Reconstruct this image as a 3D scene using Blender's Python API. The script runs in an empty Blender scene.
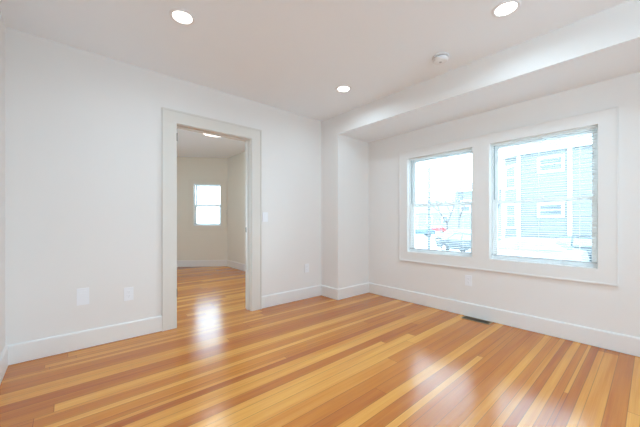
import bpy, bmesh, math, random
from mathutils import Vector, Matrix

# ------------------------------------------------------------------ camera
S = bpy.context.scene
COL = S.collection
F_PX = 289.76
cd = bpy.data.cameras.new('camera')
cam = bpy.data.objects.new('camera', cd)
COL.objects.link(cam)
cam.location = (0, 0, 1.08)
cam.rotation_euler = (math.radians(90), 0, math.radians(48.97 - 90))
cd.sensor_fit = 'HORIZONTAL'
cd.sensor_width = 36
cd.lens = 36 * F_PX / 640
cd.shift_y = 7.43 / 640
cd.clip_start = 0.02
S.camera = cam

# ------------------------------------------------------------------ sky, light, exposure
SKY = 11.0
LAMP_W = 5.0
w = bpy.data.worlds.new('overcast_sky')
S.world = w
w.use_nodes = True
nt = w.node_tree
nt.nodes.clear()
wo = nt.nodes.new('ShaderNodeOutputWorld')
bg = nt.nodes.new('ShaderNodeBackground')
tc = nt.nodes.new('ShaderNodeTexCoord')
sx = nt.nodes.new('ShaderNodeSeparateXYZ')
cr = nt.nodes.new('ShaderNodeValToRGB')
cr.color_ramp.elements[0].position = 0.0
cr.color_ramp.elements[0].color = (0.64, 0.84, 1.0, 1)
cr.color_ramp.elements[1].position = 0.7
cr.color_ramp.elements[1].color = (0.58, 0.80, 1.0, 1)
nt.links.new(tc.outputs['Generated'], sx.inputs[0])
nt.links.new(sx.outputs['Z'], cr.inputs[0])
nt.links.new(cr.outputs[0], bg.inputs[0])
bg.inputs[1].default_value = SKY
nt.links.new(bg.outputs[0], wo.inputs[0])

S.view_settings.view_transform = 'Standard'
S.view_settings.look = 'None'
S.view_settings.exposure = 0.20
S.view_settings.gamma = 1.0
S.view_settings.use_curve_mapping = False
S.cycles.use_denoising = True
S.cycles.max_bounces = 14
S.cycles.diffuse_bounces = 8
S.cycles.glossy_bounces = 4
S.cycles.transparent_max_bounces = 16
S.cycles.sample_clamp_indirect = 8
S.cycles.caustics_reflective = False
S.cycles.caustics_refractive = False

# window portals only guide the sampling of the sky, they give no light of their own
for py, pz, ph, pv in ((1.737, 1.289, .822, 1.237), (.7305, 1.289, .845, 1.237)):
    pl = bpy.data.lights.new('window_portal', 'AREA'); pl.shape = 'RECTANGLE'; pl.size = ph; pl.size_y = pv; pl.cycles.is_portal = True
    po = bpy.data.objects.new('window_portal', pl); COL.objects.link(po)
    po.location = (3.60, py, pz); po.rotation_euler = (math.radians(90), 0, math.radians(90))

# ------------------------------------------------------------------ materials
def mat(name, col, rough=0.6, metal=0.0, spec=0.5, noise=0.0, nscale=8.0, bump=0.0, bscale=60.0):
    m = bpy.data.materials.new(name)
    m.use_nodes = True
    t = m.node_tree
    b = t.nodes['Principled BSDF']
    b.inputs['Roughness'].default_value = rough
    b.inputs['Metallic'].default_value = metal
    b.inputs['Specular IOR Level'].default_value = spec
    b.inputs['Base Color'].default_value = (*col, 1)
    co = t.nodes.new('ShaderNodeTexCoord')
    if noise > 0:
        n = t.nodes.new('ShaderNodeTexNoise')
        n.inputs['Scale'].default_value = nscale
        n.inputs['Detail'].default_value = 4
        mr = t.nodes.new('ShaderNodeMapRange')
        mr.inputs[3].default_value = 1 - noise
        mr.inputs[4].default_value = 1 + noise
        vm = t.nodes.new('ShaderNodeVectorMath')
        vm.operation = 'SCALE'
        vm.inputs[0].default_value = col
        t.links.new(co.outputs['Object'], n.inputs['Vector'])
        t.links.new(n.outputs['Fac'], mr.inputs[0])
        t.links.new(mr.outputs[0], vm.inputs['Scale'])
        t.links.new(vm.outputs[0], b.inputs['Base Color'])
    if bump > 0:
        n2 = t.nodes.new('ShaderNodeTexNoise')
        n2.inputs['Scale'].default_value = bscale
        bp = t.nodes.new('ShaderNodeBump')
        bp.inputs['Strength'].default_value = bump
        bp.inputs['Distance'].default_value = 0.002
        t.links.new(co.outputs['Object'], n2.inputs['Vector'])
        t.links.new(n2.outputs['Fac'], bp.inputs['Height'])
        t.links.new(bp.outputs[0], b.inputs['Normal'])
    return m

def emit(name, col, strength):
    m = bpy.data.materials.new(name)
    m.use_nodes = True
    t = m.node_tree
    b = t.nodes['Principled BSDF']
    b.inputs['Base Color'].default_value = (*col, 1)
    b.inputs['Emission Color'].default_value = (*col, 1)
    b.inputs['Emission Strength'].default_value = strength
    return m

M_WALL = mat('wall_paint', (0.80, 0.78, 0.762), 0.85, spec=0.25, noise=0.01, nscale=1.5, bump=0.08, bscale=180)
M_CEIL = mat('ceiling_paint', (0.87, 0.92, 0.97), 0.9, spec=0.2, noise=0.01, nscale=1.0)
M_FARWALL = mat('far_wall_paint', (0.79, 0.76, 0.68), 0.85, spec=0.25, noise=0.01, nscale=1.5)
M_TRIM = mat('trim_enamel', (0.80, 0.79, 0.775), 0.45, spec=0.4, noise=0.01, nscale=4)
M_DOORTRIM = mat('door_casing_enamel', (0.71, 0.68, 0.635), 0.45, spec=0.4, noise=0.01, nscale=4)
M_FARTRIM = mat('far_trim_enamel', (0.77, 0.735, 0.655), 0.5, spec=0.4, noise=0.01, nscale=4)
M_VINYL = mat('window_vinyl', (0.95, 0.95, 0.94), 0.35, noise=0.01)
M_SLAT = mat('blind_slat', (0.94, 0.95, 0.94), 0.5, noise=0.01)
def translucent(m, k):
    t = m.node_tree
    b = t.nodes['Principled BSDF']; o = t.nodes['Material Output']
    tl = t.nodes.new('ShaderNodeBsdfTranslucent'); mx = t.nodes.new('ShaderNodeMixShader')
    tl.inputs[0].default_value = b.inputs['Base Color'].default_value
    mx.inputs[0].default_value = k
    t.links.new(b.outputs[0], mx.inputs[1]); t.links.new(tl.outputs[0], mx.inputs[2]); t.links.new(mx.outputs[0], o.inputs[0])
translucent(M_SLAT, 0.5)
M_PLASTIC = mat('white_plastic', (0.84, 0.85, 0.88), 0.35, noise=0.005)
M_PLASTIC2 = mat('detector_plastic', (0.80, 0.82, 0.85), 0.4, noise=0.005)
M_DARK = mat('dark_slot', (0.05, 0.05, 0.05), 0.6, noise=0.05)
M_GREY = mat('grey_insert', (0.45, 0.46, 0.48), 0.5, noise=0.02)
M_BRONZE = mat('dark_bronze_metal', (0.09, 0.07, 0.05), 0.4, metal=0.7, noise=0.1, nscale=40)
M_STEEL = mat('brushed_steel', (0.35, 0.34, 0.32), 0.35, metal=0.9, noise=0.1, nscale=40)
M_VENT = mat('brown_register_metal', (0.10, 0.075, 0.045), 0.45, metal=0.3, noise=0.1, nscale=30)
M_VENTRIM = mat('tan_register_rim', (0.42, 0.30, 0.17), 0.45, metal=0.2, noise=0.1, nscale=30)
M_LENS = emit('lamp_lens', (1.0, 0.97, 0.90), 6.0)
M_LENSFAR = emit('far_lamp_lens', (1.0, 0.97, 0.92), 2.2)
M_WAND = mat('wand_plastic', (0.30, 0.34, 0.37), 0.3, noise=0.02)

def glass_mat():
    m = bpy.data.materials.new('window_glass')
    m.use_nodes = True
    t = m.node_tree
    t.nodes.clear()
    o = t.nodes.new('ShaderNodeOutputMaterial')
    mx = t.nodes.new('ShaderNodeMixShader')
    tr = t.nodes.new('ShaderNodeBsdfTransparent')
    gl = t.nodes.new('ShaderNodeBsdfGlossy')
    fr = t.nodes.new('ShaderNodeFresnel')
    tr.inputs[0].default_value = (0.95, 0.975, 0.97, 1)
    gl.inputs['Roughness'].default_value = 0.02
    fr.inputs[0].default_value = 1.35
    t.links.new(fr.outputs[0], mx.inputs[0])
    t.links.new(tr.outputs[0], mx.inputs[1])
    t.links.new(gl.outputs[0], mx.inputs[2])
    t.links.new(mx.outputs[0], o.inputs[0])
    return m
M_GLASS = glass_mat()

def floor_mat():
    m = bpy.data.materials.new('fir_floorboards')
    m.use_nodes = True
    t = m.node_tree
    L = t.links.new
    N = t.nodes.new
    b = t.nodes['Principled BSDF']
    at = N('ShaderNodeAttribute'); at.attribute_name = 'tone'
    ed = N('ShaderNodeUVMap'); ed.uv_map = 'edge'
    bd = N('ShaderNodeUVMap'); bd.uv_map = 'board'
    geo = N('ShaderNodeTexCoord')
    # wide figure along the board
    mp = N('ShaderNodeMapping'); mp.inputs['Scale'].default_value = (1.1, 26.0, 1)
    ad = N('ShaderNodeVectorMath'); ad.operation = 'ADD'
    L(geo.outputs['Object'], mp.inputs[0])
    L(mp.outputs[0], ad.inputs[0]); L(bd.outputs[0], ad.inputs[1])
    n1 = N('ShaderNodeTexNoise'); n1.inputs['Scale'].default_value = 1.0; n1.inputs['Detail'].default_value = 3
    L(ad.outputs[0], n1.inputs['Vector'])
    # fine straight grain
    mp2 = N('ShaderNodeMapping'); mp2.inputs['Scale'].default_value = (3.0, 240.0, 1)
    ad2 = N('ShaderNodeVectorMath'); ad2.operation = 'ADD'
    L(geo.outputs['Object'], mp2.inputs[0]); L(mp2.outputs[0], ad2.inputs[0]); L(bd.outputs[0], ad2.inputs[1])
    n2 = N('ShaderNodeTexNoise'); n2.inputs['Scale'].default_value = 1.0; n2.inputs['Detail'].default_value = 2
    L(ad2.outputs[0], n2.inputs['Vector'])
    def math_(op, a, bb, c=None):
        x = N('ShaderNodeMath'); x.operation = op
        for i, v in enumerate((a, bb, c)):
            if v is None: continue
            if isinstance(v, (int, float)): x.inputs[i].default_value = v
            else: L(v, x.inputs[i])
        return x.outputs[0]
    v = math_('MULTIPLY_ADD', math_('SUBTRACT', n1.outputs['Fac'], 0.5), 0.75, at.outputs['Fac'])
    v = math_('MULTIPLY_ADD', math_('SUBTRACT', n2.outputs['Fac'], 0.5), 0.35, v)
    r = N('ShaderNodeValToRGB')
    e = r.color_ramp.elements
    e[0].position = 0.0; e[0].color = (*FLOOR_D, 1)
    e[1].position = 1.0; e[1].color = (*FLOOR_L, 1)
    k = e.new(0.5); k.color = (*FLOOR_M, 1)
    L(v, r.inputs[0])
    # seam: distance (m) from the board edge is stored in edge.x
    sp = N('ShaderNodeSeparateXYZ'); L(ed.outputs[0], sp.inputs[0])
    dd = math_('MINIMUM', sp.outputs['X'], sp.outputs['Y'])
    mr = N('ShaderNodeMapRange'); mr.inputs[1].default_value = 0.0006; mr.inputs[2].default_value = 0.0022
    mr.inputs[3].default_value = 0.45; mr.inputs[4].default_value = 1.0
    L(dd, mr.inputs[0])
    vs = N('ShaderNodeVectorMath'); vs.operation = 'SCALE'
    L(r.outputs[0], vs.inputs[0]); L(mr.outputs[0], vs.inputs['Scale'])
    L(vs.outputs[0], b.inputs['Base Color'])
    b.inputs['Roughness'].default_value = 0.40
    b.inputs['Coat Weight'].default_value = 1.0
    b.inputs['Coat Roughness'].default_value = 0.20
    b.inputs['Coat IOR'].default_value = 1.66
    b.inputs['Specular IOR Level'].default_value = 0.0
    # slight cupping / polish waves
    n3 = N('ShaderNodeTexNoise'); n3.inputs['Scale'].default_value = 1.0
    mp3 = N('ShaderNodeMapping'); mp3.inputs['Scale'].default_value = (1.5, 45.0, 1)
    L(geo.outputs['Object'], mp3.inputs[0]); L(mp3.outputs[0], n3.inputs['Vector'])
    bp = N('ShaderNodeBump'); bp.inputs['Strength'].default_value = 0.55; bp.inputs['Distance'].default_value = 0.002
    L(n3.outputs['Fac'], bp.inputs['Height']); L(bp.outputs[0], b.inputs['Normal']); L(bp.outputs[0], b.inputs['Coat Normal'])
    return m
FLOOR_D = (0.42, 0.10, 0.008)
FLOOR_M = (0.62, 0.215, 0.020)
FLOOR_L = (0.86, 0.43, 0.085)
M_FLOOR = floor_mat()

# ------------------------------------------------------------------ helpers
def new_obj(name, data, parent=None, loc=None, rot=None):
    o = bpy.data.objects.new(name, data)
    COL.objects.link(o)
    if parent: o.parent = parent
    if loc: o.location = loc
    if rot: o.rotation_euler = rot
    return o

def finish(bm, name, material, parent=None, bevel=0.0, smooth=False, loc=None, rot=None, seg=2):
    if bevel > 0:
        bmesh.ops.bevel(bm, geom=[e for e in bm.edges if e.calc_face_angle(0) > 0.5], offset=bevel,
                        segments=seg, affect='EDGES', clamp_overlap=True)
    bmesh.ops.recalc_face_normals(bm, faces=bm.faces[:])
    me = bpy.data.meshes.new(name)
    bm.to_mesh(me); bm.free()
    if isinstance(material, (list, tuple)):
        for q in material: me.materials.append(q)
    else:
        me.materials.append(material)
    if smooth:
        for p in me.polygons: p.use_smooth = True
    return new_obj(name, me, parent, loc, rot)

def box(bm, a, b, mi=0):
    x0, y0, z0 = a; x1, y1, z1 = b
    vs = [bm.verts.new(p) for p in ((x0,y0,z0),(x1,y0,z0),(x1,y1,z0),(x0,y1,z0),(x0,y0,z1),(x1,y0,z1),(x1,y1,z1),(x0,y1,z1))]
    for f in ((0,3,2,1),(4,5,6,7),(0,1,5,4),(1,2,6,5),(2,3,7,6),(3,0,4,7)):
        q = bm.faces.new([vs[i] for i in f]); q.material_index = mi
    return vs

def prism(bm, pts, z0, z1):
    """horizontal polygon extruded upward"""
    a = [bm.verts.new((p[0], p[1], z0)) for p in pts]
    b = [bm.verts.new((p[0], p[1], z1)) for p in pts]
    n = len(pts)
    bm.faces.new(a[::-1]); bm.faces.new(b)
    for i in range(n):
        bm.faces.new((a[i], a[(i+1) % n], b[(i+1) % n], b[i]))

def cyl(bm, p0, p1, r0, r1=None, n=16, caps=True):
    r1 = r0 if r1 is None else r1
    p0 = Vector(p0); p1 = Vector(p1)
    d = (p1 - p0).normalized()
    u = d.orthogonal().normalized(); v = d.cross(u)
    A = [bm.verts.new(p0 + (u*math.cos(2*math.pi*i/n) + v*math.sin(2*math.pi*i/n))*r0) for i in range(n)]
    B = [bm.verts.new(p1 + (u*math.cos(2*math.pi*i/n) + v*math.sin(2*math.pi*i/n))*r1) for i in range(n)]
    for i in range(n):
        bm.faces.new((A[i], A[(i+1) % n], B[(i+1) % n], B[i]))
    if caps:
        bm.faces.new(A[::-1]); bm.faces.new(B)

def lathe(bm, prof, n=40):
    rings = []
    for r, z in prof:
        if r < 1e-6: rings.append([bm.verts.new((0, 0, z))])
        else: rings.append([bm.verts.new((r*math.cos(2*math.pi*i/n), r*math.sin(2*math.pi*i/n), z)) for i in range(n)])
    for a, b in zip(rings, rings[1:]):
        for i in range(n):
            j = (i+1) % n
            if len(a) == 1: bm.faces.new((a[0], b[i], b[j]))
            elif len(b) == 1: bm.faces.new((a[i], b[0], a[j]))
            else: bm.faces.new((a[i], b[i], b[j], a[j]))

def sweep(bm, prof, p0, p1, inward, e0=0.0, e1=0.0):
    """profile (d, z): d = distance out of the wall towards inward, swept from p0 to p1; e0/e1 mitre slopes"""
    p0 = Vector((*p0, 0)); p1 = Vector((*p1, 0)); n = Vector((*inward, 0)).normalized()
    t = (p1 - p0).normalized()
    A = [bm.verts.new(p0 + n*d + t*(e0*d) + Vector((0, 0, z))) for d, z in prof]
    B = [bm.verts.new(p1 + n*d + t*(e1*d) + Vector((0, 0, z))) for d, z in prof]
    k = len(prof)
    for i in range(k):
        bm.faces.new((A[i], A[(i+1) % k], B[(i+1) % k], B[i]))
    bm.faces.new(A[::-1]); bm.faces.new(B)

def struct(o):
    o['kind'] = 'structure'
    return o

def thing(o, label, cat, group=None):
    o['label'] = label; o['category'] = cat
    if group: o['group'] = group
    return o

def empty(name, loc=(0,0,0), rz=0.0, matrix=None):
    o = bpy.data.objects.new(name, None)
    COL.objects.link(o)
    o.empty_display_size = 0.1
    if matrix is not None: o.matrix_world = matrix
    else:
        o.location = loc; o.rotation_euler = (0, 0, rz)
    return o

def wall_with_holes(bm, x0, x1, y0, y1, z0, z1, holes):
    """slab in local coords: x along, y thickness; holes = (xa, xb, za, zb)"""
    xs = sorted({x0, x1, *[h[0] for h in holes], *[h[1] for h in holes]})
    for a, b in zip(xs, xs[1:]):
        m = (a+b)/2
        hs = sorted([h for h in holes if h[0] < m < h[1]], key=lambda h: h[2])
        z = z0
        for h in hs:
            if h[2] > z: box(bm, (a, y0, z), (b, y1, h[2]))
            z = h[3]
        if z < z1: box(bm, (a, y0, z), (b, y1, z1))

# ------------------------------------------------------------------ dimensions (metres)
H = 2.526; HF = 2.58
XL, X1, X2 = -0.351, 2.783, 3.430
Y0, YP = 3.171, 2.826
YB = -2.6
SOF = 2.268
T = 0.13
DA, DB, DH = 0.834, 1.657, 2.058          # doorway opening
W1 = (2.148, 1.326); W2 = (1.153, 0.308); WZ = (0.670, 1.907)
FA = Vector((2.873, 6.663)); FB = Vector((1.20, 7.832)); FD = (FB-FA).normalized()   # angled bay wall of far room
XF = -1.2

# ------------------------------------------------------------------ floor
def floor_xmax(y):
    if y < 3.30: return X2 + 0.08
    if y < FA.y: return FA.x + 0.08
    return FA.x + 0.08 - (y-FA.y)*abs(FD.x/FD.y)
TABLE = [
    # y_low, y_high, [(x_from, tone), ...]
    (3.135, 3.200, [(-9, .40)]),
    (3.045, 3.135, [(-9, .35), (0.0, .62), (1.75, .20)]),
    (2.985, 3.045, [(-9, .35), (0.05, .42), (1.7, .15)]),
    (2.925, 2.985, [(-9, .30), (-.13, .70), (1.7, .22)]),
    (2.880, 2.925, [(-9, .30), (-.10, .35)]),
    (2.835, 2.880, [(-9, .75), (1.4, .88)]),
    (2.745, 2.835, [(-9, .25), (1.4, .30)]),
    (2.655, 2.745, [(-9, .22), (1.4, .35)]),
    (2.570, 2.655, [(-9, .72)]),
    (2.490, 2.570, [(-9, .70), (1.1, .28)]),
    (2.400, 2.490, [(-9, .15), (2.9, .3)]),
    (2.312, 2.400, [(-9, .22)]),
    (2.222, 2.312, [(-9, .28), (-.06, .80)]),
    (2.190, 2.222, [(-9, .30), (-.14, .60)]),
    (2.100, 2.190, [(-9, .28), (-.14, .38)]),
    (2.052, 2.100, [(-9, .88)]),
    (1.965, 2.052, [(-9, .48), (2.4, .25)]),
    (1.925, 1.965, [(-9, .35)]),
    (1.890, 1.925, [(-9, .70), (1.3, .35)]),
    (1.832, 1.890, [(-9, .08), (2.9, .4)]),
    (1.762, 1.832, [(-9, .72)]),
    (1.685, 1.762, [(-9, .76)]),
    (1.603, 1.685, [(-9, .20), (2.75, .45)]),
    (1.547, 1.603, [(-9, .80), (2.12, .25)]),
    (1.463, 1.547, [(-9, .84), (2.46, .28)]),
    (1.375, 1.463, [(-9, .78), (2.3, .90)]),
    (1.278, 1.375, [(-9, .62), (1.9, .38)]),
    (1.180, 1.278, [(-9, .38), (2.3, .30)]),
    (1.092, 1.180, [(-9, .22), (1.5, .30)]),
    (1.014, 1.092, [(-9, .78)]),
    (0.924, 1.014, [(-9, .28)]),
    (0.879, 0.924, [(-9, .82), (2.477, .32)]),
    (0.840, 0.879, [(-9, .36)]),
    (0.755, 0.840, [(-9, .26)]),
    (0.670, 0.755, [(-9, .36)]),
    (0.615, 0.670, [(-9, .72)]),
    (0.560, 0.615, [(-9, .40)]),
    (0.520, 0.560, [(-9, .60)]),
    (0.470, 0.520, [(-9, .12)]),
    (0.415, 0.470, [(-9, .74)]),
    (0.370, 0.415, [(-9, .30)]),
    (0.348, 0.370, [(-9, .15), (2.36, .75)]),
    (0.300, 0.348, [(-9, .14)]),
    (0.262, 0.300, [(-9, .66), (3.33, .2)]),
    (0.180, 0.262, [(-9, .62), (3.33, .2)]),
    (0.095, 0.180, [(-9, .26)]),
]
rnd = random.Random(11)
y = 0.095
while y > YB:
    hgt = rnd.choice((.084, .084, .084, .05))
    cuts = [(-9, rnd.uniform(.1, .9))]
    x = XL
    while True:
        x += rnd.uniform(1.2, 3.0)
        if x > 3.3: break
        cuts.append((x, rnd.uniform(.1, .9)))
    TABLE.append((y-hgt, y, cuts)); y -= hgt
y = 3.200
rnd = random.Random(5)
prev = .5
while y < 8.0:
    hgt = .085
    cuts = []
    x = -9
    while x < 3.0:
        tone = rnd.choice((.15, .25, .3, .45, .8, .85, .6))
        if abs(tone-prev) < .15: tone = 1-tone if abs((1-tone)-prev) > .15 else .3
        cuts.append((x, tone)); prev = tone
        x = (XF if x < -5 else x) + rnd.uniform(1.3, 3.0)
    TABLE.append((y, y+hgt, cuts)); y += hgt

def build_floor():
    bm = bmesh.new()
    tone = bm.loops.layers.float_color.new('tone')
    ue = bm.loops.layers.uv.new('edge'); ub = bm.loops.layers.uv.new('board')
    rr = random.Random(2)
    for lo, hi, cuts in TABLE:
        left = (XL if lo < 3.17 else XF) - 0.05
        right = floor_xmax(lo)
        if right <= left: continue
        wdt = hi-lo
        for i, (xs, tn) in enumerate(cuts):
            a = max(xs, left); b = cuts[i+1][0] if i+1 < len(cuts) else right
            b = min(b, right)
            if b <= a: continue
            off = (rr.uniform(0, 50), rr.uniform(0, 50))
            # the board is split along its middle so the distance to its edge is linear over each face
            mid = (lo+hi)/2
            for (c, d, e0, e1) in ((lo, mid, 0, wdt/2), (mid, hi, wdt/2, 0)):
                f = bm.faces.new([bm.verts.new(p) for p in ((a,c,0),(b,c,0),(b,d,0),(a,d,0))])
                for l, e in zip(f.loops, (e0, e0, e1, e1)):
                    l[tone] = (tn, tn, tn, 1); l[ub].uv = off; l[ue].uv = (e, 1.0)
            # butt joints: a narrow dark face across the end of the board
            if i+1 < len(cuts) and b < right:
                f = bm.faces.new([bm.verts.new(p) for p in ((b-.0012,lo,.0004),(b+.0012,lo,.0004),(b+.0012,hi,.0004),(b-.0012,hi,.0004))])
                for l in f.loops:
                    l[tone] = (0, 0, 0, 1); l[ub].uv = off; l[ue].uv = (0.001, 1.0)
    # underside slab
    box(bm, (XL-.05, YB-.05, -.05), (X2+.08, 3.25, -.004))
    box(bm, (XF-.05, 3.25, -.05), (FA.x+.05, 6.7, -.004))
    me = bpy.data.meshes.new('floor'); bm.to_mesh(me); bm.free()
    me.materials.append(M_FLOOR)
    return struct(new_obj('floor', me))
build_floor()

# ------------------------------------------------------------------ room shell
def shell(name, fn, m=M_WALL):
    bm = bmesh.new(); fn(bm)
    return struct(finish(bm, name, m))

shell('ceiling', lambda bm: box(bm, (XL-.15, YB-.15, H), (X2+.2, Y0, H+.1)), M_CEIL)
shell('ceiling_far_room', lambda bm: box(bm, (XF-.1, Y0+T, HF), (3.1, 8.2, HF+.1)), M_CEIL)
shell('wall_door_side', lambda bm: (
    box(bm, (-1.35, Y0, 0), (DA-.02, Y0+T, HF+.05)),
    box(bm, (DB+.02, Y0, 0), (X2+.15, Y0+T, HF+.05)),
    box(bm, (DA-.02, Y0, DH+.02), (DB+.02, Y0+T, HF+.05))))
# unseen windows added to brighten the rooms: left wall behind the camera, rear wall,
# and the back and left walls of the far room
WB = ((-2.25, -1.25, .67, 1.907),)                                  # left wall, world Y
WR = ((.0, 1.6, .35, 2.15),)            # rear wall, world X
WFB = ((-1.05, -.10, .45, 2.25), (.10, 1.05, .45, 2.25))          # far room back wall, world X
WFL = ((3.75, 4.55, .70, 2.10),)            # far room left wall, world Y
def pad(h): return (h[0]-.012, h[1]+.012, h[2]-.012, h[3]+.012)
def yz_wall(x0, x1, y0, y1, z1, holes):
    def fn(bm):
        wall_with_holes(bm, y0, y1, -x1, -x0, 0, z1, [pad(h) for h in holes])
        bm.transform(Matrix.Rotation(math.radians(90), 4, 'Z'))     # (x, y) -> (-y, x)
    return fn
shell('wall_left', yz_wall(XL-.12, XL, YB-.12, Y0, H, WB))
shell('wall_rear', lambda bm: wall_with_holes(bm, XL, X2+.15, YB-.12, YB, 0, H, [pad(h) for h in WR]))
def window_wall(bm):
    for a, b, c, d in ((W1[0]+.012, Y0, 0, H), (YB, W2[1]-.012, 0, H), (W2[0]+.012, W1[1]-.012, 0, H),
                       (W1[1]-.012, W1[0]+.012, 0, WZ[0]-.012), (W1[1]-.012, W1[0]+.012, WZ[1]+.012, H),
                       (W2[1]-.012, W2[0]+.012, 0, WZ[0]-.012), (W2[1]-.012, W2[0]+.012, WZ[1]+.012, H)):
        box(bm, (X2, a, c), (X2+.17, b, d))
shell('wall_window_side', window_wall)
shell('wall_corner_pier', lambda bm: box(bm, (X1, YP, 0), (X2, Y0, H)))
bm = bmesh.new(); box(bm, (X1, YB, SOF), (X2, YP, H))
bm.faces.ensure_lookup_table(); bm.faces[0].material_index = 1      # underside brightened by colour with the lighter ceiling paint, face in the wall paint
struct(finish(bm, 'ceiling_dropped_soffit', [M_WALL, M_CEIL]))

# far room walls
shell('wall_far_right', lambda bm: box(bm, (FA.x, Y0+T, 0), (FA.x+.1, FA.y+.02, HF)), M_FARWALL)
shell('wall_far_left', yz_wall(XF-.12, XF, Y0+T, FB.y, HF, WFL), M_FARWALL)
shell('wall_far_back', lambda bm: wall_with_holes(bm, XF-.1, FB.x+.02, FB.y, FB.y+.12, 0, HF, [pad(h) for h in WFB]), M_FARWALL)
# angled wall in a local frame: local x runs left->right seen from inside, local y = outward
def frame(origin, outward):
    oy = Vector((*outward, 0)).normalized(); ox = oy.cross(Vector((0, 0, 1)))
    m = Matrix.Identity(4)
    m.col[0][:3] = ox; m.col[1][:3] = oy; m.col[2][:3] = (0, 0, 1); m.col[3][:3] = (*origin, 0)
    return m
n_out = Vector((FD.y, -FD.x))
if n_out.y < 0: n_out = -n_out
MF = frame((FA.x, FA.y), n_out)           # local x = -s (s measured from corner FA towards FB)
LA = (FB-FA).length
FW = (-.772, -.150, .967, 1.955)          # far window opening in local x / z
bm = bmesh.new()
wall_with_holes(bm, -LA, 0.0, 0, .12, 0, HF, [(FW[0]-.012, FW[1]+.012, FW[2]-.012, FW[3]+.012)])
o = struct(finish(bm, 'wall_far_angled', M_FARWALL)); o.matrix_world = MF

# ------------------------------------------------------------------ baseboards
BB = [(0, .003), (.016, .003), (.016, .140), (.013, .147), (.007, .151), (0, .151)]
def base(name, runs, m=M_TRIM):
    bm = bmesh.new()
    for r in runs: sweep(bm, BB, *r)
    return struct(finish(bm, name, m))
base('baseboard_door_side', [((XL, Y0), (DA-.138, Y0), (0, -1), 1, 0), ((DB+.135, Y0), (X1, Y0), (0, -1), 0, -1)])
base('baseboard_left', [((XL, YB), (XL, Y0), (1, 0), 1, -1)])
base('baseboard_corner_pier', [((X1, Y0), (X1, YP), (-1, 0), 1, 1), ((X1, YP), (X2, YP), (0, -1), -1, -1)])
base('baseboard_window_side', [((X2, YP), (X2, YB), (-1, 0), 1, -1)])
base('baseboard_rear', [((XL, YB), (X2, YB), (0, 1), 1, -1)])
base('baseboard_far_right', [((FA.x, Y0+T), (FA.x, FA.y), (-1, 0), 0, -.55)])
o = base('baseboard_far_angled', [((-LA, 0), (0, 0), (0, -1), 0, -.55)]); o.matrix_world = MF
base('baseboard_far_back', [((XF, FB.y), (FB.x, FB.y), (0, -1), 1, 0)])

# ------------------------------------------------------------------ doorway
D1 = struct(empty('door_1', ((DA+DB)/2, Y0, 0)))
def local(bm, o):   # mesh written in world coordinates, child of an empty at o
    bmesh.ops.translate(bm, verts=bm.verts[:], vec=-Vector(o.location)); return bm
bm = bmesh.new()
box(bm, (DA-.02, Y0-.001, 0), (DA, Y0+T+.001, DH+.02))
box(bm, (DB, Y0-.001, 0), (DB+.02, Y0+T+.001, DH+.02))
box(bm, (DA, Y0-.001, DH), (DB, Y0+T+.001, DH+.02))
finish(local(bm, D1), 'door_jamb', M_DOORTRIM, D1)
bm = bmesh.new()
box(bm, (DA, Y0+.055, 0), (DA+.012, Y0+.09, DH-.012))
box(bm, (DB-.012, Y0+.055, 0), (DB, Y0+.09, DH-.012))
box(bm, (DA, Y0+.055, DH-.012), (DB, Y0+.09, DH))
finish(local(bm, D1), 'door_stop', M_DOORTRIM, D1, bevel=.002)
def casing(name, ya, yb):
    bm = bmesh.new()
    a, b = min(ya, yb), max(ya, yb)
    box(bm, (DA-.138, a, 0), (DA-.006, b, DH+.006))
    box(bm, (DB+.006, a, 0), (DB+.135, b, DH+.006))
    box(bm, (DA-.138, a, DH+.006), (DB+.135, b, DH+.137))
    # raised outer back band
    s = a-.007 if yb < ya else b
    e = a if yb < ya else b+.007
    box(bm, (DA-.138, s, 0), (DA-.122, e, DH+.121)); box(bm, (DB+.119, s, 0), (DB+.135, e, DH+.121))
    box(bm, (DA-.138, s, DH+.121), (DB+.135, e, DH+.137))
    finish(local(bm, D1), name, M_DOORTRIM, D1, bevel=.0015)
casing('door_casing', Y0, Y0-.019)
casing('door_casing', Y0+T, Y0+T+.019)
for zc in (.355, 1.93):
    bm = bmesh.new()
    cyl(bm, (DA-.002, Y0-.006, zc-.04), (DA-.002, Y0-.006, zc+.04), .006, n=12)
    box(bm, (DA-.0005, Y0-.002, zc-.038), (DA+.0015, Y0+.03, zc+.038))
    finish(local(bm, D1), 'door_hinge', M_BRONZE, D1)
bm = bmesh.new()
box(bm, (DB-.003, Y0+.095, .94), (DB+.001, Y0+.128, 1.0))
finish(local(bm, D1), 'strike_plate', M_BRONZE, D1, bevel=.001)

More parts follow.
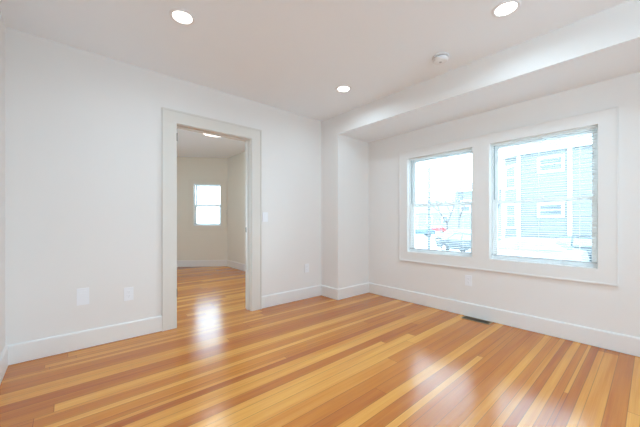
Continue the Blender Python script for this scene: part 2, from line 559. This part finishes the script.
# ------------------------------------------------------------------ double-hung windows
def window(name, M, x0, x1, z0, z1, depth=.15, lock=True, rail=.030):
    root = struct(empty(name, matrix=M @ Matrix.Translation(((x0+x1)/2, 0, z0))))
    cx = (x0+x1)/2
    a, b, h = x0-cx, x1-cx, z1-z0
    bm = bmesh.new()                       # jamb box
    for p, q in (((a-.011, .0, -.011), (a, depth, h+.011)), ((b, .0, -.011), (b+.011, depth, h+.011)),
                 ((a, .0, h), (b, depth, h+.011)), ((a, .0, -.011), (b, depth, 0))): box(bm, p, q)
    # inner stop and outer frame lip
    for yy in ((.055, .065), (.125, .14)):
        for p, q in (((a, yy[0], 0), (a+.016, yy[1], h)), ((b-.016, yy[0], 0), (b, yy[1], h)),
                     ((a+.016, yy[0], h-.016), (b-.016, yy[1], h)), ((a+.016, yy[0], 0), (b-.016, yy[1], .014))): box(bm, p, q)
    finish(bm, 'window_frame', M_VINYL, root)
    mid = h*.497
    def sash(nm, y0, y1, za, zb, st=.036, rb=.036, rt=.036):
        bm = bmesh.new()
        l, r = a+.012, b-.012
        box(bm, (l, y0, za), (l+st, y1, zb)); box(bm, (r-st, y0, za), (r, y1, zb))
        box(bm, (l+st, y0, za), (r-st, y1, za+rb)); box(bm, (l+st, y0, zb-rt), (r-st, y1, zb))
        s = finish(bm, nm, M_VINYL, root, bevel=.002)
        bm = bmesh.new(); ym = (y0+y1)/2
        box(bm, (l+st-.004, ym-.002, za+rb-.004), (r-st+.004, ym+.002, zb-rt+.004))
        finish(bm, 'glass_pane', M_GLASS, s)
        return s
    sash('upper_sash', .097, .124, mid+.012-rail, h-.004, rb=rail)
    lo = sash('lower_sash', .067, .094, .002, mid+.016, rb=.045, rt=rail)
    if lock:
        bm = bmesh.new()
        box(bm, (-.03, .062, mid+.016), (.03, .09, mid+.022)); cyl(bm, (0, .076, mid+.022), (0, .076, mid+.032), .012, n=16)
        box(bm, (-.004, .055, mid+.024), (.03, .07, mid+.031))
        finish(bm, 'sash_lock', M_VINYL, lo)
    return root
MW = frame((X2, 0), (1, 0))               # local x = -Y
window('window_1', MW, -W1[0], -W1[1], *WZ)
window('window_2', MW, -W2[0], -W2[1], *WZ)
window('window_3', MF, *FW, depth=.11, lock=False, rail=.055)

k = 4
ML = frame((XL, 0), (-1, 0)); MR = frame((0, YB), (0, -1)); MFL = frame((XF, 0), (-1, 0)); MFB = frame((0, FB.y), (0, 1))
added_windows = [(ML, h, .11, M_TRIM) for h in WB] + [(MR, (-h[1], -h[0], h[2], h[3]), .11, M_TRIM) for h in WR] \
      + [(MFL, h, .11, M_DOORTRIM) for h in WFL] + [(MFB, h, .11, M_DOORTRIM) for h in WFB]
for m_, h, dp, tm in added_windows:  # added out-of-view windows that let more sky light into both rooms
    window('window_%d' % k, m_, *h, depth=dp, lock=False)
    bm = bmesh.new()
    wall_with_holes(bm, h[0]-.09, h[1]+.09, -.02, 0, h[2]-.115, h[3]+.11, [(h[0], h[1], h[2]+.001, h[3])])
    o = struct(finish(bm, 'trim_window_%d_casing' % k, tm)); o.matrix_world = m_
    c_ = m_ @ Vector(((h[0]+h[1])/2, .14, (h[2]+h[3])/2))
    pl = bpy.data.lights.new('window_portal', 'AREA'); pl.shape = 'RECTANGLE'; pl.size = h[1]-h[0]; pl.size_y = h[3]-h[2]; pl.cycles.is_portal = True
    po = bpy.data.objects.new('window_portal', pl); COL.objects.link(po)
    po.matrix_world = Matrix.Translation(c_) @ m_.to_3x3().to_4x4() @ Matrix.Rotation(math.radians(-90), 4, 'X')
    k += 1

# casing around the pair of windows
WO = (2.265, 0.193, 0.544, 2.019)
def flat_casing(name, M, xo0, xo1, zo0, zo1, holes, t=.020, m=M_TRIM):
    bm = bmesh.new()
    wall_with_holes(bm, xo0, xo1, -t, 0, zo0, zo1, holes)
    bmesh.ops.remove_doubles(bm, verts=bm.verts[:], dist=1e-5)
    o = struct(finish(bm, name, m)); o.matrix_world = M
    return o
flat_casing('trim_window_casing', MW, -WO[0], -WO[1], WO[2]+.012, WO[3],
            [(-W1[0], -W1[1], WZ[0]+.001, WZ[1]), (-W2[0], -W2[1], WZ[0]+.001, WZ[1])])
def band(name, M, x0, x1, z0, z1, m=M_TRIM, zs=None):
    bm = bmesh.new()
    # bottom lip moulding that throws the thin shadow under the casing
    box(bm, (x0-.004, -.027, z0), (x1+.004, 0, z0+.012))
    # thin back band on the two sides and the head
    box(bm, (x0-.004, -.024, z0+.012), (x0+.004, 0, z1)); box(bm, (x1-.004, -.024, z0+.012), (x1+.004, 0, z1))
    box(bm, (x0-.004, -.024, z1-.004), (x1+.004, 0, z1+.004))
    o = struct(finish(bm, name, m)); o.matrix_world = M
band('trim_window_back_band', MW, -WO[0], -WO[1], WO[2], WO[3])
flat_casing('trim_far_window_casing', MF, -.900, -.030, .865, 2.055, [(FW[0], FW[1], FW[2]+.001, FW[3])], m=M_FARTRIM)
band('trim_far_window_back_band', MF, -.900, -.030, .853, 2.055, m=M_FARTRIM)

# ------------------------------------------------------------------ mini blinds
def blind(M, x0, x1, z0, z1, label, y=.030, wand=True):
    cx = (x0+x1)/2
    root = empty('window_blind', matrix=M @ Matrix.Translation((cx, y, z1)))
    wdt = (x1-x0)/2 - .006
    hgt = z1-z0
    bm = bmesh.new(); box(bm, (-wdt, -.014, -.027), (wdt, .014, -.002)); finish(bm, 'headrail', M_SLAT, root, bevel=.002)
    bm = bmesh.new()
    pitch = .0215; z = -.045
    while z > -(hgt-.055):
        # slightly crowned slat
        ys = [(-.0124, -.0012), (-.004, .0013), (.004, .0018), (.0124, .0003)]
        top = [[bm.verts.new((s*(wdt-.004), yy, z+zz)) for yy, zz in ys] for s in (-1, 1)]
        bot = [[bm.verts.new((s*(wdt-.004), yy, z+zz-.0005)) for yy, zz in ys] for s in (-1, 1)]
        for i in range(3):
            bm.faces.new((top[0][i], top[1][i], top[1][i+1], top[0][i+1]))
            bm.faces.new((bot[0][i+1], bot[1][i+1], bot[1][i], bot[0][i]))
        bm.faces.new((top[0][0], bot[0][0], bot[1][0], top[1][0])); bm.faces.new((top[1][3], bot[1][3], bot[0][3], top[0][3]))
        z -= pitch
    finish(bm, 'slats', M_SLAT, root)
    bm = bmesh.new(); box(bm, (-wdt+.004, -.012, -(hgt-.040)), (wdt-.004, .012, -(hgt-.052))); finish(bm, 'bottom_rail', M_GREY2, root, bevel=.002)
    for f in (-.72, 0, .72):
        bm = bmesh.new()
        for yy in (-.0135, .0135): cyl(bm, (f*wdt, yy, -.027), (f*wdt, yy, -(hgt-.045)), .0007, n=6)
        finish(bm, 'ladder_cord', M_SLAT, root)
    if wand:
        bm = bmesh.new(); cyl(bm, (-wdt+.035, -.019, -.03), (-wdt+.035, -.019, -.60), .0036, n=8)
        cyl(bm, (-wdt+.035, -.019, -.028), (-wdt+.035, -.006, -.022), .002, n=6)
        finish(bm, 'tilt_wand', M_WAND, root)
    thing(root, label, 'window blind', 'white mini blinds lowered in the windows')
    return root
M_GREY2 = mat('blind_bottom_rail', (0.55, 0.58, 0.60), 0.4, noise=0.01)
blind(MW, -W1[0], -W1[1], *WZ, 'white mini blind in the left one of the paired windows')
blind(MW, -W2[0], -W2[1], *WZ, 'white mini blind in the right one of the paired windows, bluish house behind it')
blind(MF, *FW, 'small white mini blind in the far room window seen through the doorway', y=.026)

# ------------------------------------------------------------------ electrical plates
def plate(name, M, x, z, wd, ht, label, cat, kind, group=None):
    root = empty(name, matrix=M @ Matrix.Translation((x, 0, z)))
    bm = bmesh.new(); box(bm, (-wd/2, -.0065, -ht/2), (wd/2, 0, ht/2))
    finish(bm, 'cover_plate', M_PLASTIC, root, bevel=.0025, seg=2)
    if kind == 'outlet':
        for s in (-1, 1):
            zc = s*.0195
            bm = bmesh.new()
            box(bm, (-.0165, -.0085, zc-.0135), (.0165, -.005, zc+.0135))
            k = finish(bm, 'socket', M_PLASTIC, root, bevel=.003)
            bm = bmesh.new()
            box(bm, (-.0075, -.0088, zc-.002), (-.0055, -.0084, zc+.007)); box(bm, (.0055, -.0088, zc-.001), (.0075, -.0084, zc+.007))
            cyl(bm, (0, -.0088, zc-.008), (0, -.0084, zc-.008), .0024, n=10)
            finish(bm, 'socket_slots', M_GREY, k)
    elif kind == 'switch':
        bm = bmesh.new(); box(bm, (-.017, -.009, -.033), (.017, -.005, .033)); finish(bm, 'rocker', M_PLASTIC, root, bevel=.002)
    elif kind == 'blank':
        bm = bmesh.new(); box(bm, (-wd*.32, -.0095, -ht*.36), (wd*.32, -.005, ht*.20)); finish(bm, 'lower_insert', M_PLASTIC, root, bevel=.002)
        bm = bmesh.new(); box(bm, (-wd*.32, -.0095, ht*.24), (wd*.32, -.005, ht*.36)); finish(bm, 'upper_insert', M_PLASTIC, root, bevel=.002)
    for s in ((-1, 1) if kind != 'outlet' else (0,)):
        bm = bmesh.new()
        cyl(bm, (0, -.0065, s*ht*.42), (0, -.0058, s*ht*.42), .0028, n=10)
        finish(bm, 'plate_screw', M_PLASTIC, root)
    thing(root, label, cat, group)
MD = frame((0, Y0), (0, 1))                # local x = +X
plate('wall_plate', MD, .097, .440, .082, .140, 'larger white wall plate low on the white wall, left of the outlet beside the doorway', 'wall plate', 'blank')
G = 'white duplex outlets low on the walls'
plate('wall_outlet', MD, .423, .408, .074, .118, 'white double outlet low on the wall between the larger plate and the doorway', 'outlet', 'outlet', G)
plate('wall_outlet', MD, 2.512, .423, .074, .118, 'white double outlet low on the wall right of the doorway, near the room corner', 'outlet', 'outlet', G)
plate('wall_outlet', MW, -1.374, .405, .074, .118, 'white double outlet low on the wall under the paired windows', 'outlet', 'outlet', G)
plate('light_switch', MD, 1.852, 1.128, .074, .118, 'white rocker light switch on the wall just right of the doorway', 'light switch', 'switch')

# ------------------------------------------------------------------ floor register
vx0, vx1, vy0, vy1 = 3.295, 3.410, 1.115, 1.405
root = empty('floor_vent', ((vx0+vx1)/2, (vy0+vy1)/2, 0))
hx, hy = (vx1-vx0)/2, (vy1-vy0)/2
bm = bmesh.new()
for p, q in (((-hx, -hy, 0), (-hx+.012, hy, .005)), ((hx-.012, -hy, 0), (hx, hy, .005)), ((-hx+.012, -hy, 0), (hx-.012, -hy+.014, .005)), ((-hx+.012, hy-.014, 0), (hx-.012, hy, .005))):
    box(bm, p, q)
finish(bm, 'vent_rim', M_VENTRIM, root, bevel=.001)
bm = bmesh.new(); box(bm, (-hx+.012, -hy+.014, .0008), (hx-.012, hy-.014, .0014)); finish(bm, 'vent_duct', M_DARK, root)
bm = bmesh.new()
n = 22
for i in range(n):
    yy = -hy+.014 + (i+.5)*(2*hy-.028)/n
    box(bm, (-hx+.012, yy-.0018, .001), (hx-.012, yy+.0018, .0045))
for xx in (-.014, .014): box(bm, (xx-.0015, -hy+.014, .001), (xx+.0015, hy-.014, .004))
finish(bm, 'vent_grille', M_VENT, root)
thing(root, 'brown metal floor register set in the boards against the baseboard below the windows', 'floor vent')

# ------------------------------------------------------------------ ceiling lights
def downlight(x, y, label, source=None):
    if source is None:
        root = empty('recessed_downlight', (x, y, H))
        bm = bmesh.new(); lathe(bm, [(.063, .0), (.063, -.003), (.066, -.006), (.078, -.006), (.084, -.003), (.085, 0)], 48)
        finish(bm, 'trim_ring', M_PLASTIC, root, smooth=True)
        bm = bmesh.new(); lathe(bm, [(0, -.0035), (.03, -.0033), (.0632, -.0022), (.0632, 0), (0, 0)], 40)
        finish(bm, 'lens', M_LENS, root, smooth=False)
        ld = bpy.data.lights.new('downlight_lamp', 'AREA'); ld.shape = 'DISK'; ld.size = .12; ld.energy = LAMP_W
        ld.color = (.60, .83, 1.0); ld.spread = math.radians(165)
        new_obj('downlight_lamp', ld, root, (0, 0, -.008))
    else:
        root = source.copy(); COL.objects.link(root); root.location = (x, y, H)
        for ch in source.children:
            c = ch.copy(); COL.objects.link(c); c.parent = root
    thing(root, label, 'ceiling light', 'recessed downlights in the main room ceiling')
    return root
d0 = downlight(.613, 2.19, 'lit round recessed ceiling light above the doorway wall, leftmost of the three')
downlight(2.276, 2.223, 'lit round recessed ceiling light nearest the far room corner, smallest of the three', d0)
downlight(2.25, .657, 'lit round recessed ceiling light beside the dropped soffit, rightmost of the three', d0)
downlight(.62, .65, 'added unseen recessed ceiling light above the camera', d0)  # this and the next two are out of view, added for evener light
downlight(2.25, -.95, 'added unseen recessed ceiling light at the rear of the room beside the soffit', d0)
downlight(.62, -.95, 'added unseen recessed ceiling light at the rear of the room by the left wall', d0)

root = empty('flush_ceiling_light', (1.885, 4.895, HF))
bm = bmesh.new(); lathe(bm, [(.205, 0), (.212, -.004), (.212, -.018), (.200, -.022), (.195, -.018), (.195, 0)], 48); finish(bm, 'light_rim', M_PLASTIC, root, smooth=True)
bm = bmesh.new(); lathe(bm, [(.196, -.016), (.17, -.022), (.10, -.026), (0, -.028)], 48); finish(bm, 'light_diffuser', M_LENSFAR, root, smooth=True)
ld = bpy.data.lights.new('flush_light_lamp', 'AREA'); ld.shape = 'DISK'; ld.size = .36; ld.energy = 6.0; ld.color = (.80, .86, .84)
new_obj('flush_light_lamp', ld, root, (0, 0, -.05))
thing(root, 'round white flush ceiling light in the far room, just under the doorway head', 'ceiling light')

# ------------------------------------------------------------------ smoke detector
root = empty('smoke_detector', (2.475, 1.229, H))
bm = bmesh.new(); lathe(bm, [(0, 0), (.068, 0), (.070, -.004), (.070, -.010), (.066, -.012), (0, -.012)], 48); finish(bm, 'mounting_base', M_PLASTIC2, root, smooth=False)
bm = bmesh.new(); lathe(bm, [(.056, -.012), (.056, -.022), (0, -.022)], 40); finish(bm, 'sensor_slot_ring', M_GREY, root)
bm = bmesh.new(); lathe(bm, [(.0, -.020), (.062, -.020), (.064, -.024), (.062, -.036), (.054, -.044), (.030, -.048), (0, -.049)], 48); finish(bm, 'detector_cap', M_PLASTIC2, root, smooth=False)
bm = bmesh.new(); cyl(bm, (0, 0, -.047), (0, 0, -.0505), .012, n=20); finish(bm, 'test_button', M_GREY, root)
thing(root, 'round white smoke detector on the ceiling between the recessed lights, near the soffit', 'smoke detector')

# ------------------------------------------------------------------ outdoors
GZ = -1.1
M_ASPH = mat('pale_concrete', (0.42, 0.42, 0.42), 0.95, noise=.12, nscale=1.2)
M_CLAP = None
def clap_mat(name, col, pitch=.16, lo=.72):
    m = mat(name, col, .8)
    t = m.node_tree; L = t.links.new
    co = t.nodes.new('ShaderNodeTexCoord'); sp = t.nodes.new('ShaderNodeSeparateXYZ'); L(co.outputs['Object'], sp.inputs[0])
    d = t.nodes.new('ShaderNodeMath'); d.operation = 'DIVIDE'; L(sp.outputs['Z'], d.inputs[0]); d.inputs[1].default_value = pitch
    f = t.nodes.new('ShaderNodeMath'); f.operation = 'FRACT'; L(d.outputs[0], f.inputs[0])
    b = t.nodes.new('ShaderNodeBump'); b.inputs['Distance'].default_value = .03; b.inputs['Strength'].default_value = 1.0
    inv = t.nodes.new('ShaderNodeMath'); inv.operation = 'SUBTRACT'; inv.inputs[0].default_value = 1.0; L(f.outputs[0], inv.inputs[1])
    L(inv.outputs[0], b.inputs['Height']); L(b.outputs[0], t.nodes['Principled BSDF'].inputs['Normal'])
    # thin joint line between boards
    g = t.nodes.new('ShaderNodeMath'); g.operation = 'LESS_THAN'; g.inputs[1].default_value = .16; L(f.outputs[0], g.inputs[0])
    mx = t.nodes.new('ShaderNodeMix'); mx.data_type = 'RGBA'; mx.inputs[6].default_value = (*col, 1)
    mx.inputs[7].default_value = (*[c*lo for c in col], 1); L(g.outputs[0], mx.inputs[0])
    L(mx.outputs[2], t.nodes['Principled BSDF'].inputs['Base Color'])
    return m
M_BLUECLAP = clap_mat('blue_grey_clapboard', (0.148, 0.150, 0.148), .24)
M_PALECLAP = clap_mat('pale_clapboard', (0.17, 0.18, 0.185), .24, .85)
M_WHITEOUT = mat('white_exterior_paint', (0.72, 0.74, 0.75), .7, noise=.01)
M_ROOF = mat('pale_grey_shingles', (0.16, 0.16, 0.165), .9, noise=.1, nscale=3)
M_HPANE = mat('house_window_pane', (0.08, 0.09, 0.10), .15, noise=.05)
M_BARK = mat('grey_bark', (0.12, 0.105, 0.10), .9, noise=.15, nscale=6)
M_TYRE = mat('tyre_rubber', (0.04, 0.04, 0.045), .8, noise=.05)
M_CARGLASS = mat('car_glass', (0.16, 0.22, 0.26), .1, noise=.05)

bm = bmesh.new(); box(bm, (X2+.6, -60, GZ-.3), (120, 120, GZ)); box(bm, (-60, 9.5, GZ-.3), (X2+.6, 120, GZ))
struct(finish(bm, 'ground', M_ASPH))

def house(name, pts, z1, clap, label, roof_rise=1.4, over=.35, wins=(), boards=()):
    """pts: footprint; wins: (p, q, z0, z1) window between two footprint-plane points"""
    o = Vector((sum(p[0] for p in pts)/len(pts), sum(p[1] for p in pts)/len(pts), GZ))
    root = empty(name, o)
    P = [(p[0]-o.x, p[1]-o.y) for p in pts]
    bm = bmesh.new(); prism(bm, P, 0, z1-GZ); finish(bm, 'house_wall', clap, root)
    # eave slab and hipped roof
    def grow(k): return [tuple(Vector(p)*(1+k/Vector(p).length)) for p in P]
    bm = bmesh.new(); prism(bm, grow(over), z1-GZ, z1-GZ+.22); finish(bm, 'eave_fascia', M_WHITEOUT, root)
    bm = bmesh.new(); a = [bm.verts.new((*p, z1-GZ+.22)) for p in grow(over)]
    b = [bm.verts.new((p[0]*.45, p[1]*.45, z1-GZ+.22+roof_rise)) for p in P]
    k = len(P)
    for i in range(k): bm.faces.new((a[i], a[(i+1) % k], b[(i+1) % k], b[i]))
    bm.faces.new(b); bm.faces.new(a[::-1]); finish(bm, 'roof', M_ROOF, root)
    for (p, q, za, zb) in wins:
        p = Vector(p)-Vector((o.x, o.y)); q = Vector(q)-Vector((o.x, o.y)); d = (q-p); ln = d.length; d.normalize()
        n = Vector((d.y, -d.x))
        if n.dot(Vector((0, 0))-(p+Vector((o.x, o.y)))) < 0: n = -n
        M = Matrix.Identity(4); M.col[0][:3] = (*d, 0); M.col[1][:3] = (*n, 0); M.col[2][:3] = (0, 0, 1); M.col[3][:3] = (*p, za-GZ)
        h = zb-za; tw = .13
        bm = bmesh.new()
        for u, v in (((-tw, 0, -tw), (0, .05, h+tw)), ((ln, 0, -tw), (ln+tw, .05, h+tw)), ((0, 0, -tw), (ln, .05, 0)), ((0, 0, h), (ln, .05, h+tw)), ((0, .0, h*.48), (ln, .04, h*.52))): box(bm, u, v)
        bm.transform(M); f = finish(bm, 'house_window', M_WHITEOUT, root)
        bm = bmesh.new(); box(bm, (0, .005, 0), (ln, .02, h)); bm.transform(M); finish(bm, 'house_window_pane', M_HPANE, f)
    for (p, za, zb) in boards:
        bm = bmesh.new(); x, yv = p[0]-o.x, p[1]-o.y
        box(bm, (x-.07, yv-.09, za-GZ), (x+.03, yv+.09, zb-GZ)); finish(bm, 'corner_board', M_WHITEOUT, root)
    thing(root, label, 'house')
    return root
c = Vector((21, 5.43)); dch = Vector((.565, .834)).normalized(); c2 = c+dch*1.25
def chw(s): return tuple(c+dch*s)
house('neighbour_house', [(21, -7), (29, -7), (29, c2.y), tuple(c2), tuple(c)], 5.12, M_BLUECLAP,
      'blue grey clapboard house with white trimmed windows across the street, behind the right window',
      wins=[((21, 4.37), (21, 3.38), 4.02, 4.70), ((21, 4.37), (21, 3.38), 1.42, 2.0),
            (chw(.25), chw(.95), 3.2, 4.5), (chw(.25), chw(.95), .75, 2.05),
            ((21, 1.6), (21, .6), 3.2, 4.6), ((21, 1.6), (21, .6), .6, 2.0)],
      boards=[((21, 3.02), GZ, 5.1), (tuple(c), GZ, 5.1), (tuple(c2), GZ, 5.1)])

def bp(u, depth, z=None):   # a place out in the street: bearing as in the photograph, distance in metres
    yw = math.radians(48.97)
    f = Vector((math.cos(yw), math.sin(yw))); r = Vector((math.sin(yw), -math.cos(yw)))
    return f*depth + r*((u-320)/F_PX*depth)

h1 = bp(470, 42)
house('distant_house', [(h1.x, h1.y-4), (h1.x+9, h1.y-4), (h1.x+9, h1.y+2.2), (h1.x, h1.y+2.2)], 5.4, M_PALECLAP,
      'pale grey house in the distance at the right edge of the left window', wins=[((h1.x, h1.y+1.2), (h1.x, h1.y), 2.5, 4)])
h2 = bp(432, 75)
house('distant_house', [(h2.x-2, h2.y-12), (h2.x+10, h2.y-12), (h2.x+10, h2.y+14), (h2.x-2, h2.y+14)], 3.2, M_PALECLAP,
      'long low pale building on the skyline behind the left window', roof_rise=3.0, wins=[((h2.x-2, h2.y+i), (h2.x-2, h2.y+i+1.2), 0.5, 2.2) for i in (-9, -5, -1, 3, 7)])

def tree(loc, height, label, seed, levels=5, r=.13):
    rr = random.Random(seed)
    root = empty('bare_tree', (loc.x, loc.y, GZ))
    tb = bmesh.new(); bb = bmesh.new()
    def grow(bm, p, d, ln, rad, lv):
        q = p + d*ln
        cyl(bm, p, q, rad, rad*.65, n=6, caps=True)
        if lv == 0: return
        for i in range(rr.choice((2, 3, 3))):
            nd = (d + Vector((rr.uniform(-.7, .7), rr.uniform(-.7, .7), rr.uniform(-.05, .5)))).normalized()
            grow(bb, p + d*ln*rr.uniform(.55, 1.0), nd, ln*rr.uniform(.55, .78), rad*.55, lv-1)
    grow(tb, Vector((0, 0, 0)), Vector((0, 0, 1)), height*.38, r, levels)
    finish(tb, 'trunk', M_BARK, root); finish(bb, 'branches', M_BARK, root)
    thing(root, label, 'tree', 'bare trees outside the windows')
tree(bp(447, 30), 6.3, 'bare leafless tree in the middle of the left window view', 3)
tree(bp(459, 35), 7.0, 'bare leafless tree farther back at the right of the left window view', 8)
tree(bp(497, 27), 6.0, 'bare leafless tree beside the blue grey house, left edge of the right window', 21)

pp = bp(429, 16)
bm = bmesh.new(); cyl(bm, (0, 0, 0), (0, 0, 5.1), .075, .06, n=12); cyl(bm, (0, 0, 0), (0, 0, .15), .09, .06, n=12); cyl(bm, (0, 0, 5.1), (0, 0, 5.16), .05, .02, n=12)
o = finish(bm, 'street_post', mat('grey_post_metal', (.08, .085, .09), .5, metal=.3, noise=.05), loc=(pp.x, pp.y, GZ))
thing(o, 'tall thin grey metal post standing outside the left window', 'post')

def car(loc, rz, paint, label, van=False):
    root = empty('parked_car', (loc.x, loc.y, GZ), rz)
    top = 1.75 if van else 1.42
    prof = [(-2.1, .32), (2.1, .32), (2.15, .62), (2.0, .80), (1.15, .92), (.55, top-.03), (-.1, top), (-1.1, top-.04), (-1.75, .98), (-2.1, .92), (-2.18, .55)]
    bm = bmesh.new()
    A = [bm.verts.new((x, -.84 if z < 1.0 else -.68, z)) for x, z in prof]; B = [bm.verts.new((x, .84 if z < 1.0 else .68, z)) for x, z in prof]
    k = len(prof)
    bm.faces.new(A); bm.faces.new(B[::-1])
    for i in range(k): bm.faces.new((A[i], B[i], B[(i+1) % k], A[(i+1) % k]))
    finish(bm, 'car_body', paint, root, bevel=.05)
    for s in (-1, 1):
        bm = bmesh.new()
        for q in (((1.0, .95), (.52, top-.12), (-.05, top-.09), (-.05, .95)), ((-.13, .95), (-.13, top-.09), (-1.05, top-.13), (-1.55, .98))):
            vs = [(x, s*(.845-(z-.95)*.16/(top-.95)), z) for x, z in q]
            a = [bm.verts.new(v) for v in vs]; b = [bm.verts.new((v[0], v[1]-s*.05, v[2])) for v in vs]
            bm.faces.new(a); bm.faces.new(b[::-1])
            for i in range(4): bm.faces.new((a[i], a[(i+1) % 4], b[(i+1) % 4], b[i]))
        finish(bm, 'side_windows', M_CARGLASS, root)
    for xa, za, xb, zb, nm in ((1.09, .96, .60, top-.09, 'windscreen'), (-1.70, 1.03, -1.17, top-.09, 'rear_window')):
        bm = bmesh.new(); s = 1 if xa > 0 else -1
        a = [bm.verts.new(v) for v in ((xa+s*.03, -.66, za), (xa+s*.03, .66, za), (xb+s*.03, .58, zb), (xb+s*.03, -.58, zb))]
        b = [bm.verts.new(v.co-Vector((s*.05, 0, .02))) for v in a]
        bm.faces.new(a); bm.faces.new(b[::-1])
        for i in range(4): bm.faces.new((a[i], a[(i+1) % 4], b[(i+1) % 4], b[i]))
        finish(bm, nm, M_CARGLASS, root)
    for x in (-1.3, 1.35):
        for s in (-1, 1):
            bm = bmesh.new(); cyl(bm, (x, s*.68, .32), (x, s*.88, .32), .32, n=24); wh = finish(bm, 'wheel', M_TYRE, root)
            bm = bmesh.new(); cyl(bm, (x, s*.86, .32), (x, s*.89, .32), .19, n=20); finish(bm, 'hubcap', M_STEEL, wh)
    thing(root, label, 'car', 'cars parked outside')
P_RED = mat('red_car_paint', (.45, .03, .03), .3, noise=.01)
P_WHITE = mat('white_car_paint', (.22, .22, .225), .3, noise=.01)
P_BLUE = mat('blue_grey_car_paint', (.07, .11, .14), .3, noise=.01)
P_GREY = mat('grey_car_paint', (.05, .055, .06), .3, noise=.01)
car(bp(434, 52), 1.9, P_RED, 'red car parked beyond the thin post outside the left window')
car(bp(418, 41), 2.3, P_BLUE, 'blue grey car parked at the left side of the left window view')
car(bp(470, 19), 1.2, P_GREY, 'grey car parked at the lower right of the left window view')
car(bp(457, 27), 1.6, P_WHITE, 'white car parked in the middle distance outside the left window')
car(bp(522, 13.2), 1.57, P_WHITE, 'white car parked near the building at the lower left of the right window view')
car(bp(575, 15.0), 1.45, P_GREY, 'grey car parked at the lower right of the right window view')
